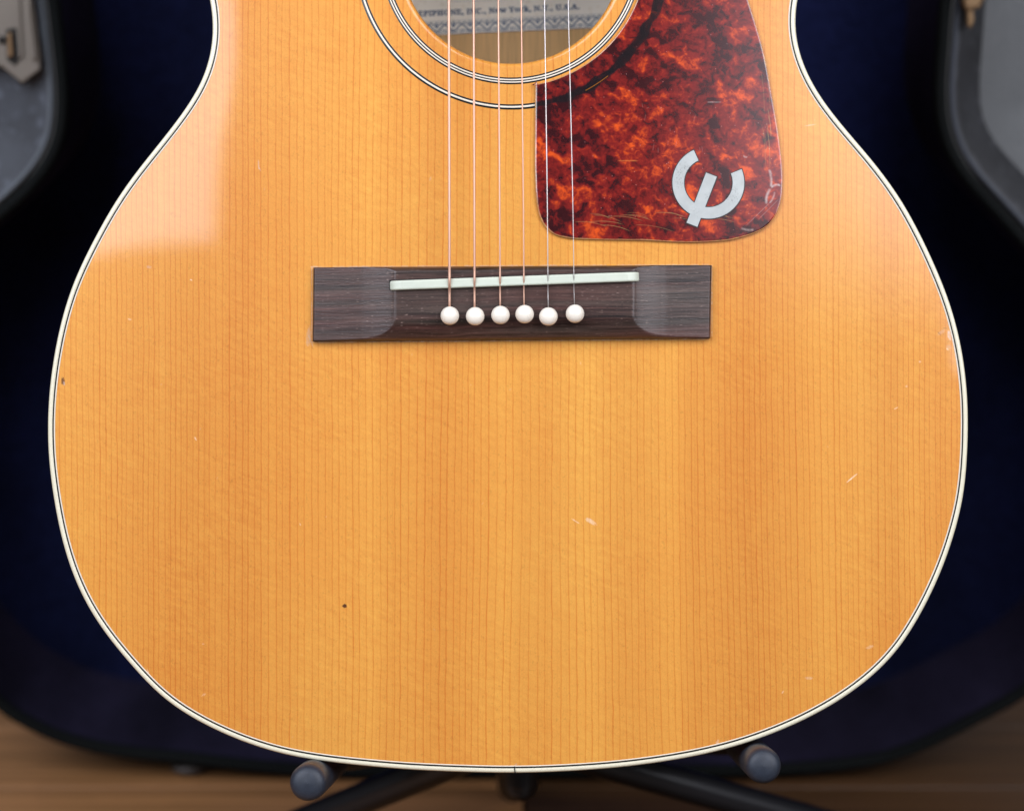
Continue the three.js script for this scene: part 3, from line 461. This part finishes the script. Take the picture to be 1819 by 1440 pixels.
// ------------------------------------------------------------------ open guitar case standing behind
{
  const ZR = -0.287, DEEP = 0.118;
  const rim = [[80, 0], [87, 60], [92, 100], [97, 155], [97, 205], [90, 250], [70, 290], [40, 327], [0, 364], [-60, 415], [-130, 495], [-190, 605], [-215, 745], [-202, 900], [-160, 1040], [-90, 1180], [0, 1271], [46, 1299], [105, 1325], [176, 1343], [246, 1354], [317, 1360], [420, 1372], [560, 1384], [740, 1391], [914, 1392], [1100, 1391], [1270, 1387], [1400, 1381], [1500, 1372.5], [1563, 1363], [1625, 1344], [1688, 1316], [1750, 1284], [1819, 1247], [1890, 1190], [1960, 1085], [2005, 940], [2020, 800], [2005, 680], [1955, 570], [1880, 475], [1819, 408], [1791, 376], [1759, 342], [1728, 307], [1703, 267], [1689, 226], [1684, 187], [1684, 141], [1689, 78], [1695, 0], [1715, -110], [1750, -260], [1760, -420], [1700, -600], [1500, -760], [1200, -830], [900, -840], [600, -830], [300, -760], [90, -600], [20, -420], [30, -260], [62, -110]];
  const base = onPlane(914, 1392, ZR); base.y = 0;
  const o = outline(rim.map((p) => { const v = onPlane(p[0], p[1], ZR); return [v.x - base.x, Math.max(0.0025, v.y)]; }), 640, 5);
  const cs = thing('guitar_case', 'open guitar case with dark blue lining and grey covering behind the guitar', 'guitar case');
  cs.position.set(base.x, 0, ZR);
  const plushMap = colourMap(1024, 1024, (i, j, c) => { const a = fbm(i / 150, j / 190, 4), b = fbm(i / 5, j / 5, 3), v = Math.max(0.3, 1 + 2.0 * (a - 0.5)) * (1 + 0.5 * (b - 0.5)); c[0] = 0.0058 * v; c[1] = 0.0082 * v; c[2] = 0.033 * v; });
  const plushBump = greyMap(512, 512, (i, j) => 0.7 * fbm(i / 60, j / 80, 3) + 0.3 * noise(i / 2, j / 2));
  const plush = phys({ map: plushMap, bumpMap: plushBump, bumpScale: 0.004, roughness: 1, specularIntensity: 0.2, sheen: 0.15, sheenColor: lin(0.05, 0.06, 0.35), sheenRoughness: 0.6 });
  const uvm = (x, y) => [x / 0.9 + 0.5, y / 0.9];
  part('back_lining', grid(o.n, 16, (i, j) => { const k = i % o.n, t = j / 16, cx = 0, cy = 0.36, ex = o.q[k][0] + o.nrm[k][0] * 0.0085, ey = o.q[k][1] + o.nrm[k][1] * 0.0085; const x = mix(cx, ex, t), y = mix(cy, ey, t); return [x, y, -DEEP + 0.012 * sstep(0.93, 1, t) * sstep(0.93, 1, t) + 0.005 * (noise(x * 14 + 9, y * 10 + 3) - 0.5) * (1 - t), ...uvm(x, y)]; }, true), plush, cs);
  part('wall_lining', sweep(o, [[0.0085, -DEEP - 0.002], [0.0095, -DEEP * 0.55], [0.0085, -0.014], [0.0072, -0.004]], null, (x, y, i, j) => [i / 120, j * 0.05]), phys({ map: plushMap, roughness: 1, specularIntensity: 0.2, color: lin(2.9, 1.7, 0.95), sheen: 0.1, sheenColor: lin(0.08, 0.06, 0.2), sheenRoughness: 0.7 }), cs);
  const rimMap = colourMap(512, 64, (i, j, c) => { const v = 0.7 + 0.7 * (fbm(i / 6, j / 6, 4) - 0.3); c[0] = 0.0040 * v; c[1] = 0.0052 * v; c[2] = 0.0052 * v; });
  part('rim', sweep(o, [[0.0004, -0.02], [0, -0.004], [0.0009, -0.0012], [0.0034, 0], [0.0060, -0.001], [0.0074, -0.004], [0.0074, -0.010]]), phys({ map: rimMap, roughness: 0.8, specularIntensity: 0.25 }), cs);
  part('shell', sweep(o, [[0.0005, -0.02], [0.0012, -DEEP * 0.6], [0.003, -DEEP - 0.004], [0.010, -DEEP - 0.010], [0.05, -DEEP - 0.012], [0.11, -DEEP - 0.012], [0.14, -DEEP - 0.012]]), std({ map: rimMap, roughness: 0.75, side: THREE.DoubleSide }), cs);
  // flared covering at the waist: a dark band along the rim, then the pale side panel
  const vin = (r, g, b, k) => std({ map: colourMap(512, 512, (i, j, c) => { const w = fbm(i / 16 + k, j / 11, 4), v = 0.45 + 1.05 * fbm(i / 70 + k, j / 70, 4) + 0.35 * (noise(i / 2.2, j / 2.2) - 0.5) + 0.9 * sstep(0.62, 0.72, w); c[0] = r * v; c[1] = g * v; c[2] = b * v; }), roughness: 0.6, side: THREE.DoubleSide });
  const weave = (r, g, b) => std({ map: colourMap(512, 512, (i, j, c) => { const v = 0.9 + 0.3 * (fbm(i / 90, j / 90, 3) - 0.5) + 0.16 * (noise(i / 1.4, j / 9) - 0.5) + 0.12 * (noise(i / 9, j / 1.4 + 50) - 0.5); c[0] = r * v; c[1] = g * v; c[2] = b * v; }), roughness: 0.7, side: THREE.DoubleSide });
  const flareAt = (y) => sstep(onPlane(914, 820, ZR).y, onPlane(914, 420, ZR).y, y);
  const runs = (sgn) => { const a = []; for (let k = 0; k < o.n; k++) if (Math.sign(o.q[k][0]) === sgn && flareAt(o.q[k][1]) > 0.002 && Math.abs(o.q[k][0]) > 0.18) a.push(k); a.sort((p, q) => o.q[p][1] - o.q[q][1]); const s = new Set(a); let k0 = a[0]; while (s.has((k0 + o.n - 1) % o.n)) k0 = (k0 + o.n - 1) % o.n; const r = []; for (let k = k0; s.has(k); k = (k + 1) % o.n) { r.push(k); if (r.length > o.n) break; } return r; };
  const strip = (r, prof) => grid(r.length - 1, prof.length - 1, (i, j) => { const k = r[i], f = flareAt(o.q[k][1]), [d, z] = prof[j]; return [o.q[k][0] - o.nrm[k][0] * d * f, o.q[k][1] - o.nrm[k][1] * d * f, -0.003 + z * f, i / 60, d / 0.12]; });
  for (const [sgn, w, bandMat, panelMat] of [[-1, 0.062, vin(0.042, 0.049, 0.061, 3), vin(0.10, 0.104, 0.106, 9)], [1, 0.0205, vin(0.020, 0.021, 0.0235, 20), weave(0.098, 0.103, 0.106)]]) {
    const r = runs(sgn);
    part('edge_band', strip(r, [[0.0005, -0.001], [0.0015, 0.0012], [0.004, 0.0016], [0.006, 0.0005], [w * 0.6, -0.006], [w * 0.95, -0.013], [w, -0.016]]), bandMat, cs);
    part('side_panel', strip(r, [[w, -0.0158], [w + 0.03, -0.024], [w + 0.055, -0.034]]), panelMat, cs);
    part('piping', new THREE.TubeGeometry(new THREE.CatmullRomCurve3(r.filter((k, i) => i % 3 === 0).map((k) => new THREE.Vector3(o.q[k][0] - o.nrm[k][0] * 0.0028 * flareAt(o.q[k][1]), o.q[k][1] - o.nrm[k][1] * 0.0028 * flareAt(o.q[k][1]), -0.0025))), 240, 0.0017, 8), std({ color: sgn < 0 ? lin(0.095, 0.11, 0.125) : lin(0.045, 0.052, 0.066), roughness: 0.6 }), cs);
  }
  const cl = (px, py, dz = 0) => { const v = onPlane(px, py, ZR + dz); return new THREE.Vector3(v.x - base.x, v.y, dz); };
  const plate = (poly, dz, h, bv) => { const q = poly.map((p) => cl(p[0], p[1], dz)); return new THREE.ExtrudeGeometry(new THREE.Shape(q.map((v) => new THREE.Vector2(v.x, v.y))), { depth: h, bevelEnabled: true, bevelSize: bv, bevelThickness: bv, bevelOffset: -bv, bevelSegments: 2 }).translate(0, 0, dz); };
  const nickMap = colourMap(256, 256, (i, j, c) => { const v = 0.7 + 0.6 * fbm(i / 20, j / 20, 4); c[0] = 0.20 * v; c[1] = 0.175 * v; c[2] = 0.145 * v; });
  const nickel = phys({ map: nickMap, metalness: 0.35, roughness: 0.45 }), brass = phys({ color: lin(0.30, 0.19, 0.10), metalness: 0.7, roughness: 0.4 }), hole = std({ color: lin(0.012, 0.010, 0.008), roughness: 0.9 });
  const lt = part('latch', plate([[-60, -60], [58, -60], [60, 0], [66, 45], [73, 98], [73, 122], [41, 146], [4, 116], [-60, 112]], 0.002, 0.0035, 0.001), nickel, cs, 'tarnished nickel latch with pointed hasp on the grey side');
  part('hasp_ridge', plate([[46, -60], [54, -60], [56, 20], [66, 103], [57, 106], [49, 20]], 0.0066, 0.002, 0.0008), nickel, lt);
  part('hasp_ridge', plate([[26, -60], [34, -60], [36, 20], [41, 100], [34, 104], [28, 30]], 0.0066, 0.0012, 0.0006), nickel, lt);
  part('hasp_slot', plate([[10, 52], [29, 49], [34, 106], [27, 117], [12, 106]], 0.0066, 0.0004, 0.0001), hole, lt);
  part('hasp_tongue', plate([[14, 60], [20, 58], [23, 98], [14, 101]], 0.0073, 0.0015, 0.0005), brass, lt);
  part('screw', new THREE.SphereGeometry(0.0022, 16, 10).translate(...cl(3, 71, 0.0068).toArray()), hole, lt);
  part('hasp_lip', plate([[28, 146], [40, 151], [72, 128], [73, 122], [41, 140]], 0.002, 0.002, 0.0004), hole, lt);
  const rt = part('latch', plate([[1706, -60], [1742, -60], [1745, -4], [1737, 13], [1712, 17], [1707, 4]], 0.001, 0.006, 0.002), brass, cs, 'small brass latch at the right edge of the case');
  part('latch_tongue', plate([[1715, 14], [1727, 13], [1729, 36], [1723, 50], [1716, 44]], 0.001, 0.004, 0.0012), brass, rt);
  // feet on the bottom of the case
  for (const [px, py] of [[338, 1366], [1432, 1384]]) { const v = cl(px, py, -0.02); part('case_foot', new THREE.SphereGeometry(0.0075, 20, 12).scale(1.4, 0.6, 1).translate(v.x, Math.max(0.0045, v.y + 0.001), -0.014), phys({ color: lin(0.075, 0.066, 0.06), metalness: 0.5, roughness: 0.5 }), cs); }
}

renderer.render(scene, camera);
